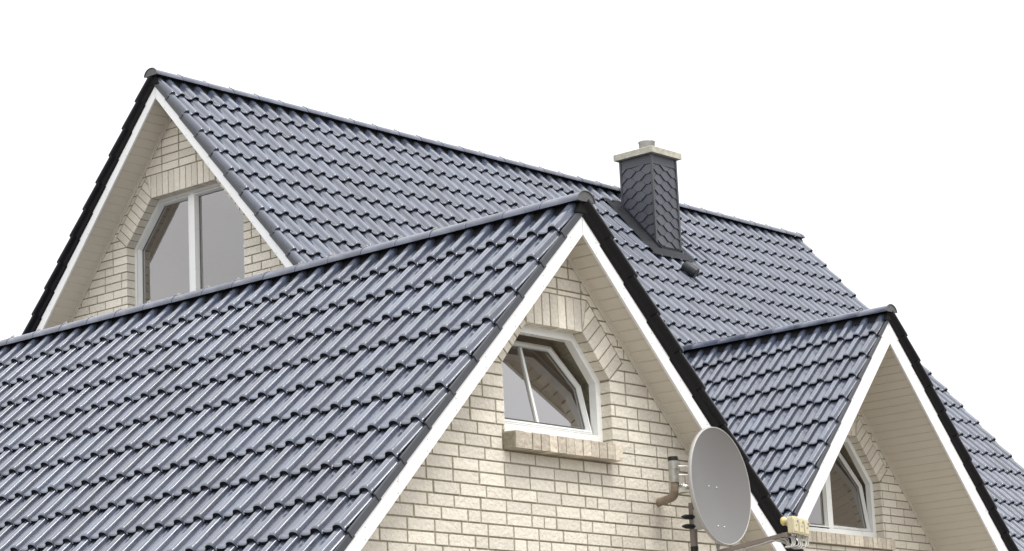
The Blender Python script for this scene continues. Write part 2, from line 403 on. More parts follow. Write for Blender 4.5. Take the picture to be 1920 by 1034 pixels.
def gable_wall(parent, mp, gable, op, zref, z_lo, ring=(.232, .200), sill=None, hp=.2):
    """gable: convex outline (s, z); op: window opening hexagon; bricks laid one by one round it"""
    (xl, zb), (xr, _), (_, zd), (xrt, zt), (xlt, _), _ = op
    w1, w2 = ring; mb = MB(); j = .011
    dx, dz = xr-xrt, zd-zt; l = math.hypot(dx, dz); t = (dx/l, dz/l); n = (-t[1], t[0]) if t[1] < 0 else (t[1], -t[0])
    n = (abs(n[0]), abs(n[1]))
    # outer corner of the mitre: z = zt+w1 and distance w2 from the diagonal
    k = (w2 - w1*n[1])/n[0]; TRo = (xrt + k, zt + w1); DRo = (xr + n[0]*w2, zd + n[1]*w2)
    cx = (xl+xr)/2; mir = lambda p: (2*cx-p[0], p[1])
    TR, DR, TL, DL = (xrt, zt), (xr, zd), (xlt, zt), (xl, zd)
    top = [TL, TR, TRo, mir(TRo)]; dR = [DR, DRo, TRo, TR]; dL = [mir(p) for p in dR]
    K1 = [DL, DR, DRo, TRo, mir(TRo), mir(DRo)]; K2 = [(xl, zb), (xr, zb), DR, DL]
    K1x = K1
    g = lambda p: inter(p, gable)
    # soldier course
    nsold = max(3, round((xrt-xlt)/.0855)); ps = (xrt-xlt)/nsold
    reg = inset(top, [0, .004, .005, .004][:4])
    reg = inset(ccw(top), .004)
    for i in range(-5, nsold+5):
        x0 = xlt + i*ps; q = inter([(x0+j*.4, zt-.001), (x0+ps-j*.4, zt-.001), (x0+ps-j*.4, zt+w1), (x0+j*.4, zt+w1)], inset(ccw(top), .0035) if False else top)
        for a, nn in ((TR, None),): pass
        q = g(q) if len(q) > 2 else []
        if len(q) > 2 and area(ccw(q)) > 3e-4: brick_piece(mb, shrink_mitre(q, TR, TRo, TL, mir(TRo)), mp)
    nd = max(3, round(l/.083)); pd = l/nd
    for i in range(-4, nd):
        a = (xrt + t[0]*(i*pd+j*.45), zt + t[1]*(i*pd+j*.45)); b = (xrt + t[0]*((i+1)*pd-j*.45), zt + t[1]*((i+1)*pd-j*.45))
        q0 = [a, b, (b[0]+n[0]*w2, b[1]+n[1]*w2), (a[0]+n[0]*w2, a[1]+n[1]*w2)]
        q = inter(q0, dR)
        if len(q) > 2 and i < 0 or i == 0: q = clip_line(q, TR, TRo, .004)
        for s_ in (0, 1):
            qq = q if s_ == 0 else [mir(p) for p in q][::-1]
            qq = g(qq) if len(qq) > 2 else []
            if len(qq) > 2 and area(ccw(qq)) > 3e-4: brick_piece(mb, qq, mp)
    # coursed bricks
    K1e = inset(ccw(K1), -.008); K1e = clip(K1e, (0, zd), (0, -1)) if False else K1e
    smin = min(p[0] for p in gable); smax = max(p[0] for p in gable); zmax = max(p[1] for p in gable)
    k0 = int(math.floor((z_lo-zref)/COURSE))
    kk = k0
    while zref + kk*COURSE < zmax:
        z0, z1 = zref + kk*COURSE + .0058, zref + (kk+1)*COURSE - .0058
        x = smin - (random.choice([0, .064, .128, .19]) if hp > .1 else (kk % 2)*PITCH/2) - .1; pat = 0
        while x < smax:
            pat += 1
            w_ = BR if random.random() > hp else (PITCH/2-.014)
            rect = [(x, z0), (x+w_, z0), (x+w_, z1), (x, z1)]; x += w_ + .014
            q = inter(rect, gable)
            if len(q) < 3: continue
            pcs = subtract([q], K1e); pcs = subtract(pcs, K2) if pcs else []
            if sill: pcs = subtract(pcs, inset(ccw(sill), -.007)) if pcs else []
            for p in pcs:
                if abs(area(p)) > 4e-4: brick_piece(mb, p, mp, split=len(pcs) > 1)
        kk += 1
    bricks = mb.build('brick_facing', M['brick'], parent)
    mo = MB()
    ope = inset(ccw(op), -.004)
    for p in subtract([gable], ope):
        p = ccw(p); vs = [mp(x, z, .006) for x, z in p] + [mp(x, z, .30) for x, z in p]; m_ = len(p)
        mo.add(vs, [tuple(range(m_)), tuple(range(2*m_-1, m_-1, -1))])
    o = ccw(ope); m_ = len(o); vs = [mp(x, z, .006) for x, z in o] + [mp(x, z, .30) for x, z in o]
    mo.add(vs, [(i, (i+1) % m_, m_+(i+1) % m_, m_+i) for i in range(m_)])
    gg = ccw(gable); m_ = len(gg); vs = [mp(x, z, .006) for x, z in gg] + [mp(x, z, .30) for x, z in gg]
    mo.add(vs, [(i, (i+1) % m_, m_+(i+1) % m_, m_+i) for i in range(m_)])
    return bricks, mo.build('mortar_backing', M['mortar'], bricks)
def clip_line(q, a, b, d):
    """keep q on the side of line ab (in q's own side) at distance d"""
    if len(q) < 3: return q
    n = (b[1]-a[1], -(b[0]-a[0])); l = math.hypot(*n); n = (n[0]/l, n[1]/l)
    c = (sum(p[0] for p in q)/len(q), sum(p[1] for p in q)/len(q)); s = (c[0]-a[0])*n[0] + (c[1]-a[1])*n[1]
    if s > 0: n = (-n[0], -n[1])
    return clip(q, (a[0]+n[0]*-d, a[1]+n[1]*-d), n)
def shrink_mitre(q, a, b, c, d):
    q = clip_line(q, a, b, .004)
    return clip_line(q, c, d, .004) if len(q) > 2 else q
def ring_mesh(mb, outer, inner, mp, d0, d1, tint=.5):
    n = len(outer); vs = [mp(x, z, d0) for x, z in outer] + [mp(x, z, d0) for x, z in inner] + [mp(x, z, d1) for x, z in outer] + [mp(x, z, d1) for x, z in inner]
    fs = []
    for i in range(n):
        k = (i+1) % n
        fs += [(i, k, n+k, n+i), (2*n+i, 3*n+i, 3*n+k, 2*n+k), (n+i, n+k, 3*n+k, 3*n+i), (i, 2*n+i, 2*n+k, k)]
    mb.add(vs, fs, tint)
def bevel_ring(mb, a, b, mp, d0, d1):
    n = len(a); vs = [mp(x, z, d0+.004) for x, z in a] + [mp(x, z, d1) for x, z in b] + [mp(x, z, d1) for x, z in a]
    fs = []
    for i in range(n):
        k = (i+1) % n; fs += [(i, k, n+k, n+i), (n+i, n+k, 2*n+k, 2*n+i)]
    mb.add(vs, fs)
def slab2(mb, poly, mp, d0, d1):
    poly = ccw(poly); n = len(poly); vs = [mp(x, z, d0) for x, z in poly] + [mp(x, z, d1) for x, z in poly]
    mb.add(vs, [tuple(range(n)), tuple(range(2*n-1, n-1, -1))] + [(i, n+i, n+(i+1) % n, (i+1) % n) for i in range(n)])
def sash(parent, outline, mp, d0, tilt=0, bar=None, sw=.048, name='sash', thick=.09, gd=.055):
    zh = min(p[1] for p in outline)
    mt = (lambda x, z, d: mp(x, z, d + (z-zh)*math.tan(tilt)))
    inn = inset(ccw(outline), sw); mb = MB(); o = ccw(outline)
    ring_mesh(mb, o, inset(o, .012), mt, d0+.006, d0+thick); ring_mesh(mb, inset(o, .012), inset(o, sw-.018), mt, d0, d0+thick)
    bevel_ring(mb, inset(o, sw-.018), inn, mt, d0, d0+gd+.012)
    if bar is not None:
        for bx, bw in bar:
            q = inter([(bx-bw/2, -99), (bx+bw/2, -99), (bx+bw/2, 99), (bx-bw/2, 99)], inn)
            slab2(mb, q, mt, d0+gd-.014, d0+gd+.014)
    s = mb.build(name, M['frame'], parent)
    sb = MB(); ring_mesh(sb, inn, inset(inn, .004), mt, d0+gd-.006, d0+gd+.012); sb.build('glazing_seal', M['seal'], s)
    gb = MB(); p = ccw(inset(inn, .002)); gb.add([mt(x, z, d0+gd) for x, z in p], [tuple(range(len(p)))])
    gb.build('glass', M['glass'], s)
    return s
def fascia(parent, mp_apex, z1, z2, pts, tan, thick=.022, joints=(), org=None):
    pass
def slope_board(mb, s0, s1, c0, h1, h2, tan, side, mp, d0, d1):
    """board under the rake: between horizontal offsets s0..s1 from the ridge, h1..h2 below the rake line"""
    a = [(c0+side*s0, -s0*tan-h1), (c0+side*s1, -s1*tan-h1), (c0+side*s1, -s1*tan-h2), (c0+side*s0, -s0*tan-h2)]
    slab2(mb, a, mp, d0, d1)
def soffit(parent, mp, tan, side, h, smax, dwall, boards=.095):
    """panels spanning from the fascia (depth .02) to the wall, laid up the slope"""
    ph = math.atan(tan); mb = MB(); n = int(smax/math.cos(ph)/boards) + 1
    hm = h - .012
    for i in range(n):
        u0, u1 = i*boards + .0045, (i+1)*boards - .0025
        s0, s1 = u0*math.cos(ph), min(u1*math.cos(ph), smax)
        if s1 <= s0: break
        q = [(s0, -s0*tan-hm), (s1, -s1*tan-hm), (s1, -s1*tan-hm+.012), (s0, -s0*tan-hm+.012)]
        q[0] = (s0, -s0*tan-hm-.0025)       # each board laps a little below the next
        vs = [mp(side*x, z, .018) for x, z in q] + [mp(side*x, z, dwall+.01) for x, z in q]
        f = [(0, 1, 2, 3), (7, 6, 5, 4), (0, 4, 5, 1), (1, 5, 6, 2), (2, 6, 7, 3), (3, 7, 4, 0)]
        mb.add(vs, f)
    o = mb.build('soffit', M['soffit'], parent)
    tb = MB()                                # trim along the wall
    a = [(0, -h-.004), (smax, -smax*tan-h-.004), (smax, -smax*tan-h+.02), (0, -h+.02)]
    vs = [mp(side*x, z, dwall-.022) for x, z in a] + [mp(side*x, z, dwall-.0045) for x, z in a]
    tb.add(vs, [(0, 1, 2, 3), (7, 6, 5, 4), (0, 4, 5, 1), (2, 6, 7, 3)])
    q = [(0, -h-.028), (smax, -smax*tan-h-.028), (smax, -smax*tan-h-.0045), (0, -h-.0045)]
    vs = [mp(side*x, z, dwall-.012) for x, z in q] + [mp(side*x, z, dwall-.0035) for x, z in q]
    tb.add(vs, [(0, 1, 2, 3), (7, 6, 5, 4), (0, 4, 5, 1), (2, 6, 7, 3)])
    tb.build('wall_trim', M['soffit'], o)
    return o
def bargeboards(parent, mp, tan, h1, h2, smax, joints):
    for side in (-1, 1):
        mb = MB(); js = [0.0012] + [j for j in joints if j < smax] + [smax]
        for a, b in zip(js[:-1], js[1:]):
            slope_board(mb, a+.0014, b-.0014, 0, h1-.03, h2, tan, side, mp, 0.0, .020)
        o = mb.build('bargeboard', M['white'], parent)
        s = .14
        while s < smax:
            for hh in (h1+.022, h2-.026):
                r = .0045; sb = MB()
                pts = [V(mp(side*(s+r*math.cos(k*math.pi/4)), -s*tan-hh+r*math.sin(k*math.pi/4), -.0022)) for k in range(8)]
                pb = V(mp(0, 0, .004)) - V(mp(0, 0, 0)); prism(sb, pts, pb); sb.build('screw', M['screw'], o)
            s += .30 + random.uniform(-.02, .02)

# ================================================================ GROUND
gb = MB(); gb.add([(-400, -400, -GZ), (400, -400, -GZ), (400, 400, -GZ), (-400, 400, -GZ)], [(0, 1, 2, 3)])
g = gb.build('ground', M['gravel']); g['kind'] = 'structure'

# ================================================================ FRONT HOUSE (gable facing -Y, ridge along Y at X = 0)
front = thing('brick_house', 'lower cream brick front house, dark tiled roof, gable with satellite dish and tilted attic window', 'house', (0, .24, 0))
PH = math.radians(45.155); tw = math.tan(PH); LEN = 9.6; ZB = -.085
O = V(0, 0, ZB + .004); Ofar = V(0, 0, ZB); e_w = .343
dL, nL = V(-math.cos(PH), 0, -math.sin(PH)), V(-math.sin(PH), 0, math.cos(PH))
dR_, nR = V(math.cos(PH), 0, -math.sin(PH)), V(math.sin(PH), 0, math.cos(PH))
ncol = int(LEN/P)
rt = tiles('roof_tiles', O, V(0, -1, 0), dL, nL, e_w, ncol, 12, -ncol*P, lambda a, d: True, front)
tiles('roof_tiles', O, V(0, 1, 0), dR_, nR, e_w, ncol, 11, .03, lambda a, d: True, front)
verge(O, V(0, -1, 0), dL, nL, e_w, 12, rt, fb=.058)
verge(Ofar, V(0, -1, 0), dR_, nR, e_w, 11, rt, far=True, fb=.062)
ridge(V(0, -.034, 0), V(0, 1, 0), V(1, 0, 0), LEN, rt)
dk = MB()
for d, n, c in ((dL, nL, 12), (dR_, nR, 11)):
    a = [O - n*.012 + V(0, .006, 0), O - n*.012 + d*e_w*c + V(0, .006, 0), O - n*.012 + d*e_w*c + V(0, LEN, 0), O - n*.012 + V(0, LEN, 0)]
    prism(dk, a, -n*.07)
prism(dk, [(-.075, -.022, -.150), (.075, -.022, -.150), (.03, -.022, -.066), (-.03, -.022, -.066)], (0, LEN, 0))  # black filler stands in for the shade in the gap under the ridge
dk.build('underlay_and_gap_shade', M['deck'], rt)
mpw = lambda x, z, d: (x, .24 + d, z)
mpf = lambda x, z, d: (x, d, z)
bargeboards(front, mpf, tw, .175, .297, 2.78, (1.95,))
for s in (-1, 1): soffit(front, mpf, tw, s, .290, 2.75, .24)
opw = opening(-.066, .300, .575, -.922, -1.232, -1.70)
gab = [(-2.55, -GZ), (2.55, -GZ), (2.55, -.285-2.55*tw), (0, -.285), (-2.55, -.285-2.55*tw)]
SILL = [(-.672, -1.832), (.492, -1.832), (.492, -1.700), (-.672, -1.700)]
wall, _ = gable_wall(front, mpw, gab, opw, -2.338, -GZ+.01, sill=SILL)
sl = MB(); nb = 13; x = -.665; pw = 1.15/nb
for i in range(nb):
    q = [(x+.004, -1.826), (x+pw-.004, -1.826), (x+pw-.004, -1.714), (x+.004, -1.714)]
    j = random.uniform(-.003, .003)
    vs = [(a, .24-.108+j+random.uniform(-.003, .003), b + random.uniform(-.002, .002)) for a, b in q] + [(a, .40, b+(.016 if b > -1.75 else 0)) for a, b in q]
    sl.add(vs, [(0, 1, 2, 3), (0, 4, 5, 1), (1, 5, 6, 2), (2, 6, 7, 3), (3, 7, 4, 0)], random.random()); x += pw
sill = sl.build('window_sill', M['sillbrick'], front)
ms = MB(); abox(ms, -.6645, .4845, .24-.100, .39, -1.8225, -1.7185); ms.build('sill_mortar', M['mortar'], sill)
# window
wf = MB(); fo = ccw(opw); fi = inset(fo, [.075, .052, .052, .052, .052, .052]); fo2 = inset(fo, .012)
ring_mesh(wf, fo, fi, mpw, .088, .15); ring_mesh(wf, inset(fo, -.03), fo, mpw, .106, .16)
win = wf.build('window_frame', M['frame'], front)
so = inset(fo, [.088, .064, .064, .064, .064, .064])
sash(win, so, mpw, .122, tilt=math.radians(13), bar=[(-.118, .022)], sw=.040, gd=.032, thick=.065)
rm = MB(); ro = inset(fo, -.09); n_ = len(ro)
def room(parent, poly, mp, d0, d1):
    rm = MB(); poly = ccw(poly); n_ = len(poly); vs = [mp(x, z, d0) for x, z in poly] + [mp(x, z, d1) for x, z in poly]
    rm.add(vs, [tuple(range(n_, 2*n_))] + [(i, (i+1) % n_, n_+(i+1) % n_, n_+i) for i in range(n_)])
    return rm.build('room_interior', M['room'], parent)
room(front, inset(fo, -.05), mpw, .302, 1.5)
# other walls of the front house
ow = MB()
abox(ow, -2.55, -2.43, .55, 9.3, -GZ, -2.70); abox(ow, 2.43, 2.55, .55, 9.3, -GZ, -2.70)
prism(ow, [(-2.55, 9.3, -GZ), (2.55, 9.3, -GZ), (2.55, 9.3, -.29-2.55*tw), (0, 9.3, -.29), (-2.55, 9.3, -.29-2.55*tw)], (0, .12, 0))
ow.build('side_wall', M['plain'], front)

# ================================================================ MAIN HOUSE (ridge along X)
B = V(2.8475, 7.6779, 3.2960); PM = math.radians(49.012); tm = math.tan(PM); e_m = .3155; LM = 11.285
Dm = V(8.2744, 2.7552, .7263); PD = math.radians(48.17); td = math.tan(PD); e_d = .320
HEAD = .035
house = thing('brick_house', 'taller cream brick house behind, dark tiled roof with slate-clad chimney and steep gabled dormer', 'house', (8.4, 7.68, 0))
Om = B + V(0, 0, ZB - .006); Omfar = B + V(0, 0, ZB)
dF, nF = V(0, -math.cos(PM), -math.sin(PM)), V(0, -math.sin(PM), math.cos(PM))
dB, nB = V(0, math.cos(PM), -math.sin(PM)), V(0, math.sin(PM), math.cos(PM))
NC = 24                                       # courses down to the eaves
ncm = int(round(LM/P)); PMX = LM/ncm
CH = dict(x0=9.94, x1=10.41, y0=6.90, y1=7.37)
def keepF(a, d):
    X = Om[0] + a; p = Om + dF*d; Y, Z = p[1], p[2]
    if Z < Dm[2] - abs(X-Dm[0])*td - .16: return False
    if 9.70 < X < 10.44 and 6.82 < Y < 7.44: return False
    return True
rm_ = tiles('roof_tiles', Om, V(1, 0, 0), dF, nF, e_m, ncm, NC, .0, keepF, house)
tiles('roof_tiles', Om, V(-1, 0, 0), dB, nB, e_m, ncm, NC, -LM, lambda a, d: True, house)
verge(Om, V(-1, 0, 0), dF, nF, e_m, NC, rm_, fb=.055)
verge(Omfar, V(-1, 0, 0), dB, nB, e_m, NC, rm_, far=True, fb=.058)
verge(Om+V(LM, 0, 0), V(1, 0, 0), dF, nF, e_m, NC, rm_)
verge(Om+V(LM, 0, 0), V(1, 0, 0), dB, nB, e_m, NC, rm_)
ridge(B - V(.045, 0, 0), V(1, 0, 0), V(0, 1, 0), LM+.030, rm_, far_end=True)
vr = MB(); nx_ = V(-1, 0, 0)
for k in range(NC):
    pr_ = [(.006, -.014), (.008, .012), (.002, .030), (-.012, .040), (-.030, .041), (-.046, .032), (-.056, .016), (-.060, -.004)]; m_ = len(pr_)
    vs = [Om + nx_*y + dF*dd + nF*(z+lf) for dd, lf, q in ((k*e_m-(.05 if k else -.02), -.004, 0), ((k+1)*e_m-.02, .028, 0), ((k+1)*e_m-.004, .024, 0)) for y, z in pr_]
    vr.add(vs, [(i*m_+j, (i+1)*m_+j, (i+1)*m_+j+1, i*m_+j+1)[::-1] for i in range(2) for j in range(m_-1)], random.random(), True)
    e0 = vs[-m_:]; vr.add(e0 + [p - nF*.03 for p in e0], [(j, j+1, m_+j+1, m_+j) for j in range(m_-1)], 0)
vr.build('verge_roll', M['tile'], rm_)
# underlay of the front slope, cut out where the dormer and the room behind it stand
dk = MB(); sl_len = NC*e_m
slope_poly = [(.006, 0), (LM-.006, 0), (LM-.006, sl_len), (.006, sl_len)]
xd = Dm[0]-Om[0]; dt = (Om[2]-Dm[2]+.30)/math.sin(PM); kx = math.sin(PM)/td
tri = [(xd, dt), (xd+kx*6, dt+6), (xd-kx*6, dt+6)]
for p in subtract([slope_poly], tri):
    prism(dk, [Om + V(x, 0, 0) + dF*d - nF*.012 for x, d in p], -nF*.065)
prism(dk, [Om + V(x, 0, 0) + dB*d - nB*.012 for x, d in slope_poly], -nB*.065)
prism(dk, [B + V(-.022, -.065, -.155), B + V(-.022, .065, -.155), B + V(-.022, .03, -.066), B + V(-.022, -.03, -.066)], (LM+.02, 0, 0))  # ridge gap shade put in as a black block
dk.build('underlay_and_gap_shade', M['deck'], rm_)
# left gable
XG = B[0] + .31
mpm = lambda y, z, d: (XG + d, B[1] + y, B[2] + z)
mpmf = lambda y, z, d: (B[0] + d, B[1] + y, B[2] + z)
bargeboards(house, mpmf, tm, .174, .291, 4.85, (2.2, 4.0))
for s in (-1, 1): soffit(house, mpmf, tm, s, .285, 4.8, .31)
opm = opening(-.040, .480, .865, -1.190, -1.628, -2.62)
HW = 4.25; GB = -GZ-B[2]
gabm = [(-HW, GB), (HW, GB), (HW, -.28-HW*tm), (0, -.28), (-HW, -.28-HW*tm)]
wall2, _ = gable_wall(house, mpm, gabm, opm, -1.628, GB+.01, hp=.03)
fo = ccw(opm); fi = inset(fo, .036)
wf = MB(); ring_mesh(wf, fo, fi, mpm, .110, .17); ring_mesh(wf, inset(fo, -.03), fo, mpm, .107, .18)
mc = -.044; q = inter([(mc-.042, -9), (mc+.042, -9), (mc+.042, 9), (mc-.042, 9)], fi); slab2(wf, q, mpm, .106, .17)
win = wf.build('window_frame', M['frame'], house)
sash(win, inter(inset(fi, -.006), [(mc+.026, -9), (9, -9), (9, 9), (mc+.026, 9)]), mpm, .104, sw=.038, gd=.050, thick=.09)
sash(win, inter(inset(fi, -.006), [(-9, -9), (mc-.026, -9), (mc-.026, 9), (-9, 9)]), mpm, .104, sw=.038, gd=.050, thick=.09)
room(house, inset(fo, -.05), mpm, .302, 2.5)
# far gable, back and eaves walls
ow = MB(); XF = B[0]+LM-.31
prism(ow, [(XF, B[1]-HW, -GZ), (XF, B[1]+HW, -GZ), (XF, B[1]+HW, B[2]-.29-HW*tm), (XF, B[1], B[2]-.29), (XF, B[1]-HW, B[2]-.29-HW*tm)], (-.12, 0, 0))
abox(ow, XG+.305, XF-.12, B[1]+HW-.12, B[1]+HW, -GZ, B[2]-.34-HW*tm)
DW = 2.05
abox(ow, XG+.305, Dm[0]-DW, B[1]-HW, B[1]-HW+.12, -GZ, B[2]-.34-HW*tm); abox(ow, Dm[0]+DW, XF-.12, B[1]-HW, B[1]-HW+.12, -GZ, B[2]-.34-HW*tm)
ow.build('side_wall', M['plain'], house)

# ---- dormer
Od = Dm + V(0, 0, ZB - .012); Odfar = Dm + V(0, 0, ZB)
dDL, nDL = V(-math.cos(PD), 0, -math.sin(PD)), V(-math.sin(PD), 0, math.cos(PD))
dDR, nDR = V(math.cos(PD), 0, -math.sin(PD)), V(math.sin(PD), 0, math.cos(PD))
def Ymain(z): return B[1] - (B[2]-z)/tm
ND = 12
def keepD(a, d):      # a runs along -Y from the back
    z = Od[2] - d*math.sin(PD); return Od[1] - a < Ymain(z) + .22
NDC = 16
rd = tiles('dormer_roof', Od, V(0, -1, 0), dDL, nDL, e_d, NDC, ND, -NDC*P, lambda a, d: keepD(a, d), house)
tiles('dormer_roof', Od, V(0, 1, 0), dDR, nDR, e_d, NDC, ND, .03, lambda a, d: Od[1]+a < Ymain(Od[2]-d*math.sin(PD))+.22, house)
verge(Od, V(0, -1, 0), dDL, nDL, e_d, ND, rd, fb=.046)
verge(Odfar, V(0, -1, 0), dDR, nDR, e_d, ND, rd, far=True, fb=.055)
ridge(Dm + V(0, -.036, 0), V(0, 1, 0), V(1, 0, 0), Ymain(Dm[2])-Dm[1]+.03, rd)
dk = MB()
for d, n in ((dDL, nDL), (dDR, nDR)):
    s1 = ND*e_d; z1 = Od[2]-s1*math.sin(PD)
    a = [Od + V(0, .006, 0) - n*.012, Od + V(0, .006, 0) + d*s1 - n*.012, V(Od[0]+d[0]*s1, max(Ymain(z1), Od[1]+.02), z1) - n*.012, V(Od[0], Ymain(Od[2]), Od[2]) - n*.012]
    prism(dk, a, -n*.07)
prism(dk, [Dm + V(-.07, -.022, -.155), Dm + V(.07, -.022, -.155), Dm + V(.03, -.022, -.066), Dm + V(-.03, -.022, -.066)], (0, Ymain(Dm[2])-Dm[1], 0))  # black block for the shaded gap below the dormer ridge
dk.build('underlay_and_gap_shade', M['deck'], rd)
mpdf = lambda x, z, d: (Dm[0] + x, Dm[1] + d, Dm[2] + z)
YD = .737
mpd = lambda x, z, d: (Dm[0] + x, Dm[1] + YD + d, Dm[2] + z)
bargeboards(house, mpdf, td, .168, .389, 2.42, (1.6,))
for s in (-1, 1): soffit(house, mpdf, td, s, .380, 2.40, YD)
opd = opening(-.045, .425, .815, -1.205, -1.652, -2.245)
GD = -GZ - Dm[2]
gabd = [(-DW, GD), (DW, GD), (DW, -.375-DW*td), (0, -.375), (-DW, -.375-DW*td)]
SD = [(-.97, -2.365), (.91, -2.365), (.91, -2.245), (-.97, -2.245)]
wall3, _ = gable_wall(house, mpd, gabd, opd, -2.25, GD+.01, sill=SD, hp=.04)
sl = MB(); nb = 22; x = -.965; pw = 1.87/nb
for i in range(nb):
    q = [(x+.004, -2.360), (x+pw-.004, -2.360), (x+pw-.004, -2.252), (x+.004, -2.252)]; j = random.uniform(-.002, .002)
    vs = [mpd(a, b, -.045+j) for a, b in q] + [mpd(a, b+(.01 if b > -2.3 else 0), .16) for a, b in q]
    sl.add(vs, [(0, 1, 2, 3), (0, 4, 5, 1), (1, 5, 6, 2), (2, 6, 7, 3), (3, 7, 4, 0)], random.random()); x += pw
sill = sl.build('window_sill', M['sillbrick'], house)
ms = MB(); c0, c1 = mpd(-.962, -2.356, -.040), mpd(.902, -2.256, .15); abox(ms, c0[0], c1[0], c0[1], c1[1], c0[2], c1[2]); ms.build('sill_mortar', M['mortar'], sill)
fo = ccw(opd); fi = inset(fo, [.070] + [.052]*5)
wf = MB(); ring_mesh(wf, fo, fi, mpd, .092, .15); ring_mesh(wf, inset(fo, -.03), fo, mpd, .106, .16)
mc = -.065; q = inter([(mc-.045, -9), (mc+.045, -9), (mc+.045, 9), (mc-.045, 9)], fi); slab2(wf, q, mpd, .090, .15)
win = wf.build('window_frame', M['frame'], house)
sash(win, inter(inset(fi, -.010), [(-9, -9), (mc-.030, -9), (mc-.030, 9), (-9, 9)]), mpd, .086, sw=.040, gd=.040, thick=.09)
so = inter(inset(fi, .010), [(mc+.035, -9), (9, -9), (9, 9), (mc+.035, 9)])
sash(win, so, mpd, .110, tilt=math.radians(8), sw=.038, gd=.032, thick=.065)
room(house, inset(fo, -.05), mpd, .302, 2.0)

# ---- chimney
x0, x1, y0, y1 = CH['x0'], CH['x1'], CH['y0'], CH['y1']; zt = B[2]+.215; zb = 2.2
cm = MB(); abox(cm, x0+.006, x1-.006, y0+.006, y1-.006, zb-.3, zt)
chim = cm.build('chimney', M['zinc'], house, org=((x0+x1)/2, (y0+y1)/2, zb))
sh = MB()
def shingles(mb, mp, width, z_lo, z_hi, bold):
    """hexagonal slates, each lower edge standing proud"""
    cw, chh = .225, .125; fl = .055
    k = -1; col = 0
    while (col-1)*.14 < width + cw:
        xc = col*.14 - .02; r = 0; z = z_hi - (chh/2 if col % 2 else 0)
        while z > z_lo - chh:
            hw_ = cw*.5; q = [(xc-fl/2+.001, z-chh/2+.001), (xc+fl/2-.001, z-chh/2+.001), (xc+hw_-.003, z), (xc+fl/2, z+chh/2), (xc-fl/2, z+chh/2), (xc-hw_+.003, z)]
            lift = {}
            def dep(x, zz): return .0005 - .0095*max(0, (z+chh/2-zz)/chh) - bold*.0060*(x-xc)/hw_
            Q = q
            Q = clip(Q, (0, 0), (-1, 0)); 
            if len(Q) > 2: Q = clip(Q, (width, 0), (1, 0))
            if len(Q) > 2: Q = clip(Q, (0, z_hi), (0, 1))
            if len(Q) > 2: Q = clip(Q, (0, z_lo), (0, -1))
            if len(Q) > 2 and abs(area(Q)) > 1e-4:
                Q = ccw(Q); n = len(Q); vs = [mp(a, b, dep(a, b)) for a, b in Q] + [mp(a, b, .006) for a, b in Q]
                fs = [tuple(range(n))] + [(i, n+i, n+(i+1) % n, (i+1) % n) for i in range(n)]
                mb.add(vs, fs, random.random())
            z -= chh
        col += 1
# left face (X = x0) runs along Y, front face (Y = y0) runs along X
shingles(sh, lambda s, z, d: (x0 + d, y1 - s, z), y1-y0, zb-.02, zt-.115, 1)
shingles(sh, lambda s, z, d: (s + x0, y0 + d, z), x1-x0, zb-.02, zt-.115, -1)
shingles(sh, lambda s, z, d: (x1 - d, y0 + s, z), y1-y0, zb-.02, zt-.115, 1)
shingles(sh, lambda s, z, d: (x1 - s, y1 - d, z), x1-x0, zb-.02, zt-.115, 1)
sh.build('slate_cladding', M['slate'], chim)
tr = MB()
for (a, b) in ((x0, y0), (x1, y0), (x0, y1), (x1, y1)):
    abox(tr, a-.013, a+.013, b-.013, b+.013, zb-.1, zt-.004)
tr.build('corner_strip', M['zinc'], chim)
tb = MB(); abox(tb, x0-.004, x1+.004, y0-.004, y1+.004, zt-.112, zt-.003); abox(tb, x0-.009, x1+.009, y0-.009, y1+.009, zt-.118, zt-.112)
tb.build('top_band', M['slate'], chim)
cp = MB(); o_ = .058
c8 = [(x0-o_, y0-o_), (x1+o_, y0-o_), (x1+o_, y1+o_), (x0-o_, y1+o_)]
vs = [(x, y, zt) for x, y in c8] + [(x, y, zt+.072) for x, y in c8] + [(x+(.006 if x < 10 else -.006), y+(.006 if y < 7 else -.006), zt+.078) for x, y in c8] + [((x0+x1)/2 + (.12 if x > 10 else -.12), (y0+y1)/2+(.12 if y > 7 else -.12), zt+.092) for x, y in c8]
fs = [(3, 2, 1, 0)] + [(4*r+i, 4*r+(i+1) % 4, 4*r+4+(i+1) % 4, 4*r+4+i) for r in range(3) for i in range(4)] + [(12, 13, 14, 15)]
cp.add(vs, fs); cp.build('chimney_cap', M['concrete'], chim)
fb = MB(); cxy = V((x0+x1)/2, (y0+y1)/2, zt+.08)
tube(fb, [cxy, cxy+V(0, 0, .135), cxy+V(0, 0, .139), cxy+V(0, 0, .149), cxy+V(0, 0, .153)], [.098, .098, .105, .105, .101], 28, caps=False)
tube(fb, [cxy+V(0, 0, .152), cxy+V(0, 0, 0)], [.094, .094], 28, caps=False)
fb.build('flue_pipe', M['steel'], chim)
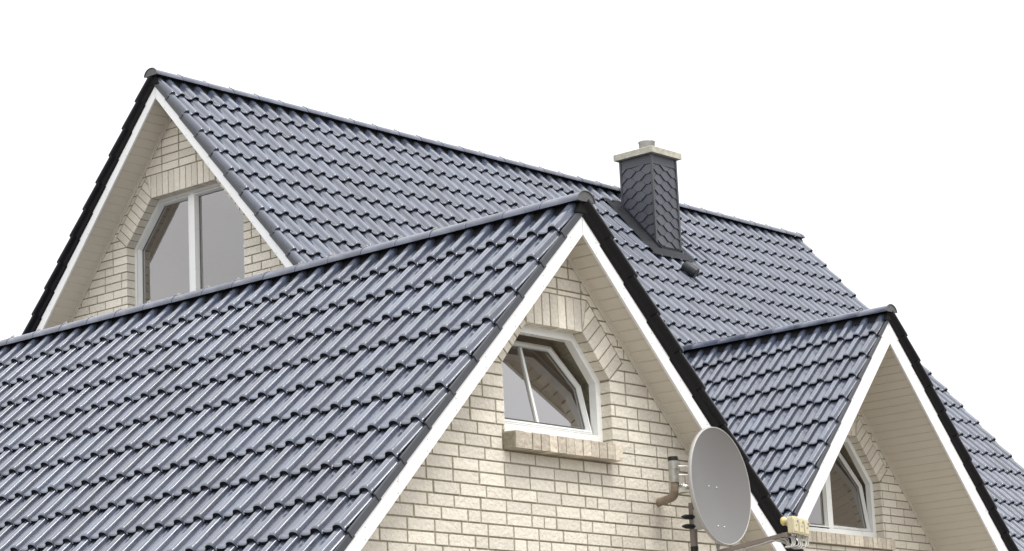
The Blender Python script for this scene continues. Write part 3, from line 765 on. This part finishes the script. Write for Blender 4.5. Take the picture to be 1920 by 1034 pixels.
# flashing: dressed sheet down the left side and an apron in front
fl = MB()
def fpt(X, Y, h): return V(X, Y, Om[2] - (Om[1]-Y)*tm) + nF*h
def sheet(mb, X0, X1, Ya, Yb, h0, h1, nx=8, ny=14, amp=.006):
    vs = [fpt(X0+(X1-X0)*i/nx, Ya+(Yb-Ya)*j/ny, h0+(h1-h0)*i/nx + amp*noise.noise(Vector((i*.9, j*.7, X0)))) for j in range(ny+1) for i in range(nx+1)]
    fs = [(j*(nx+1)+i, (j+1)*(nx+1)+i, (j+1)*(nx+1)+i+1, j*(nx+1)+i+1) for j in range(ny) for i in range(nx)]
    mb.add(vs, fs, .5, True)
sheet(fl, 9.675, x0+.01, 7.50, y0-.02, .058, .062)
sheet(fl, 9.675, 10.475, y0-.018, y0-.125, .070, .072, 24, 6)
sheet(fl, x1-.01, 10.475, 7.50, y0-.02, .062, .060, 4)
sheet(fl, 9.675, 10.475, 7.50, y1-.01, .06, .06, 24, 6)
# upstands
for (X, Y, dx, dy) in ((x0, y0, 1, 0), ):
    pass
prism(fl, [fpt(x0-.016, y1+.02, -.02), fpt(x0-.016, y0-.018, -.02), fpt(x0-.016, y0-.018, .085), fpt(x0-.016, y1+.02, .085)], (.012, 0, 0))
abox(fl, x0-.018, x1+.018, y0-.018, y0-.008, fpt(0, y0, 0)[2]-.06, fpt(0, y0, 0)[2]+.075)
fl.build('flashing', M['lead'], chim)

# ---- roof vent below the chimney
vb = MB(); c = fpt(10.065, 6.605, .02)
tube(vb, [c - nF*.02, c + nF*.055], [.075, .060], 18)
ax_ = (dF*.86 + nF*.10 + V(.30, 0, 0)); ax_ /= np.linalg.norm(ax_)
h0 = c + nF*.085 - ax_*.100
tube(vb, [h0, h0+ax_*.014, h0+ax_*.04, h0+ax_*.15, h0+ax_*.190], [.036, .060, .070, .073, .071], 18, caps=True)
vent = vb.build('roof_vent', M['vent'], rm_)
vi = MB(); tube(vi, [h0+ax_*.1905, h0+ax_*.197], [.064, .062], 18); box(vi, c - nF*.012 + dF*.10, (V(1, 0, 0), dF, nF), (.05, .06, .004)); vi.build('vent_mouth_shade', M['plastic'], vent)  # black disc and plate paint the shade inside and below the open hood

# ================================================================ SATELLITE DISH
dish = thing('satellite_dish', 'grey oval satellite dish with three cream receiver heads, mounted on the front brick gable', 'satellite dish', (.98, .24, GZ-2.05))
DC = V(1.075, -.262, -2.008); dn = V(.10, -.993, .045); dn /= np.linalg.norm(dn)
du = V(dn[1], -dn[0], 0); du = -du/np.linalg.norm(du); dv = np.cross(du, dn); dv = dv if dv[2] > 0 else -dv
RW, RH, DP = .398, .412, .062
rf = MB(); NR, NA = 14, 72; vs = []
for i in range(NR+1):
    r = i/NR
    for k in range(NA):
        a = 2*math.pi*k/NA; vs.append(DC + du*(RW*r*math.cos(a)) + dv*(RH*r*math.sin(a)) - dn*(DP*(1-r*r)))
fs = [(i*NA+k, (i+1)*NA+k, (i+1)*NA+(k+1) % NA, i*NA+(k+1) % NA) for i in range(NR) for k in range(NA)]
q = [V(vs[x]) for x in fs[5*NA]]; fn = np.cross(q[1]-q[0], q[2]-q[0])
if fn @ dn < 0: fs = [x[::-1] for x in fs]
rf.add(vs, fs, .5, True)
refl = rf.build('reflector', M['dish'], dish)
bk = MB(); vb_ = []
for i in range(NR+1):
    r = i/NR
    for k in range(NA):
        a = 2*math.pi*k/NA; vb_.append(DC + du*((RW+.002)*r*math.cos(a)) + dv*((RH+.002)*r*math.sin(a)) - dn*(DP*(1-r*r)+.006))
bk.add(vb_, [f_[::-1] for f_ in fs], .5, True)
RP = [(0, .0), (.004, .004), (.008, .002), (.010, -.006), (.010, -.024), (.006, -.026), (.004, -.010), (0, -.006)]
rv = []; m_ = len(RP)
for k in range(NA):
    a = 2*math.pi*k/NA; ex = du*math.cos(a)*1.0 + dv*math.sin(a)*1.0
    for o_, h_ in RP: rv.append(DC + du*(RW*math.cos(a)) + dv*(RH*math.sin(a)) + ex*o_ + dn*h_)
rfs = [(k*m_+i, k*m_+(i+1) % m_, ((k+1) % NA)*m_+(i+1) % m_, ((k+1) % NA)*m_+i) for k in range(NA) for i in range(m_)]
bk.add(rv, rfs, .5, True)
bk.build('rim', M['dishback'], refl)
# bolts on the reflector
bb = MB()
def on_dish(a, b):
    r2 = (a/RW)**2 + (b/RH)**2; return DC + du*a + dv*b - dn*(DP*(1-r2))
for a, b in ((-.075, .00), (.035, .00), (-.05, -.285), (.035, -.285)):
    c = on_dish(a, b); tube(bb, [c, c+dn*.004, c+dn*.006], [.0055, .005, .0025], 10)
bb.build('bolt', M['bolt'], refl)
# bracket behind
br = MB(); bc = DC - dn*(DP+.05) - V(0, 0, .03)
box(br, bc, (du, dn, dv), (.07, .035, .13)); box(br, bc - dn*.05, (du, dn, dv), (.045, .05, .05))
br.build('mount_bracket', M['dishback'], dish)
# wall arm: out of the wall, elbow up to the mast tube with its cap
pa = bez([(.990, .26, -2.075), (.985, .17, -2.065), (.965, .085, -2.050), (.945, .055, -2.015), (.943, .05, -1.965), (.943, .05, -1.93)], 6)
wb = MB(); tube(wb, pa, .030, 16); wa = wb.build('wall_arm', M['brown'], dish)
mt = MB(); tube(mt, [(.943, .05, -1.955), (.943, .05, -1.80)], .037, 18); tube(mt, [(.943, .05, -1.862), (.943, .05, -1.856)], .040, 18)
mast = mt.build('mast_tube', M['pipe'], dish)
cb = MB(); tube(cb, [(.943, .05, -1.802), (.943, .05, -1.772)], [.038, .036], 18); cb.build('end_cap', M['plastic'], mast)
ub = MB()
for z in (-1.842, -1.905):
    tube(ub, [(.955, .03, z), (1.03, -.02, z), (1.05, -.16, z)], .006, 8)
ub.build('clamp_rod', M['bolt'], dish)
tp = MB(); pts = [V(.965, .035, -1.975) + V(.022*i, -.016*i, -.006*i + .004*math.sin(i*2.1)) for i in range(7)]
tube(tp, pts, [.026, .020, .024, .017, .021, .016, .019], 9, smooth=False); tp.build('tape_wrap', M['tape'], dish)
lt = MB(); tube(lt, [(1.070, .0, -2.10), (1.066, .0, -2.41)], .027, 16); low = lt.build('lower_tube', M['arm'], dish)
lc = MB(); tube(lc, [(1.066, .0, -2.41), (1.066, .0, -2.445)], [.029, .027], 16); lc.build('end_cap', M['plastic'], low)
for z in (-2.202, -2.270):
    s_ = MB(); tube(s_, [(.975, .03, z+.004), (1.00, .015, z+.002), (1.07, -.02, z)], [.004, .018, .018], 8); tube(s_, [(1.05, 0, z), (1.09, -.10, z)], .014, 8)
    s_.build('wing_screw', M['plastic'], low)
ck = MB(); box(ck, (1.085, -.05, -2.22), I3, (.035, .06, .07)); ck.build('lower_bracket', M['dishback'], low)
# feed arm and the receiver heads
LN = V(1.19, -.80, -2.350)
ab = MB(); a0_ = V(1.07, -.20, -2.47); a1_ = LN + V(-.035, .04, -.045); ad_ = (a1_-a0_)/np.linalg.norm(a1_-a0_)
sd_ = np.cross(ad_, V(0, 0, 1)); sd_ /= np.linalg.norm(sd_); up_ = np.cross(sd_, ad_)
box(ab, (a0_+a1_)/2, (ad_, sd_, up_), (np.linalg.norm(a1_-a0_)/2, .012, .014))
box(ab, LN + V(.0, .02, -.062), I3, (.14, .014, .014))
ab.build('feed_arm', M['arm'], dish)
for i in range(3):
    c = LN + V((i-1)*.082, -.01+.012*(i-1), -.004*i + .004)
    lb = MB()
    # slightly tapered housing with a cover plate
    hx, hy, hz = .031, .022, .058
    vs = []
    for z, k_ in ((-hz, .90), (-hz+.008, 1), (hz-.008, 1), (hz, .88)):
        vs += [c + V(-hx*k_, -hy*k_, z), c + V(hx*k_, -hy*k_, z), c + V(hx*k_, hy*k_, z), c + V(-hx*k_, hy*k_, z)]
    lb.add(vs, [(3, 2, 1, 0), (12, 13, 14, 15)] + [(4*r+q_, 4*r+(q_+1) % 4, 4*r+4+(q_+1) % 4, 4*r+4+q_) for r in range(3) for q_ in range(4)])
    box(lb, c + V(0, -hy-.002, -.004), I3, (.024, .003, .040))
    tube(lb, [c + V(0, hy-.004, .034), c + V(0, hy+.035, .034)], [.017, .019], 14)
    hd = lb.build('receiver_head', M['cream'], dish)
    yb = MB(); tube(yb, [c + V(0, hy+.035, .034), c + V(0, hy+.042, .034), c + V(0, hy+.060, .034), c + V(0, hy+.064, .034)], [.024, .030, .030, .022], 18)
    yb.build('feed_cap', M['yellow'] if i == 0 else M['cream'], hd)
    cn = MB()
    for sx in (-.018, .0, .018): tube(cn, [c + V(sx, .0, -hz+.002), c + V(sx, .0, -hz-.018)], .006, 8)
    cn.build('connector', M['pipe'], hd); cn = MB(); tube(cn, [c + V(.022, -hy-.004, .028), c + V(.022, -hy-.012, .028)], .008, 8); cn.build('head_screw', M['pipe'], hd); cn = MB(); tube(cn, [c + V(.004, -hy-.004, -.002), c + V(.004, -hy-.008, -.002)], .006, 8)
    cn.build('head_screw', M['pipe'], hd)
cab = MB()
for i in range(3):
    for j, sx in enumerate((-.018, 0, .018)):
        c = LN + V((i-1)*.082 + sx, -.01, -.075)
        s = random.uniform(.8, 1.2)
        e1 = a1_ - ad_*(.04+.03*i+.012*j) + V(random.uniform(-.01, .01), random.uniform(-.01, .01), -.022)
        pts = [c, c+V(.006*s, -.004, -.03*s), c+V(-.02, -.012*s, -.062*s), c+V(-.055*s, .01, -.070*s), (c+e1)/2+V(0, 0, -.045*s), e1, e1 - ad_*.15 + V(0, 0, -.004), a0_ + V(0, 0, -.02)]
        tube(cab, bez(pts, 7), .0040, 7)
cab.build('cable', M['cable'], dish)
cab2 = MB()
for k in range(4):
    o_ = V(.004+.012*k, -.008*k, 0)
    pts = [a0_ + V(0, 0, -.02), V(1.13, -.13, -2.36) + o_, V(1.12, -.09, -2.22) + o_, V(1.10, -.04, -2.10) + o_, V(1.06, .02, -2.02)+o_, V(1.02, .20, -2.03)+o_*.5]
    tube(cab2, bez(pts, 8), .0038, 7)
cab2.build('cable', M['cable'], dish)
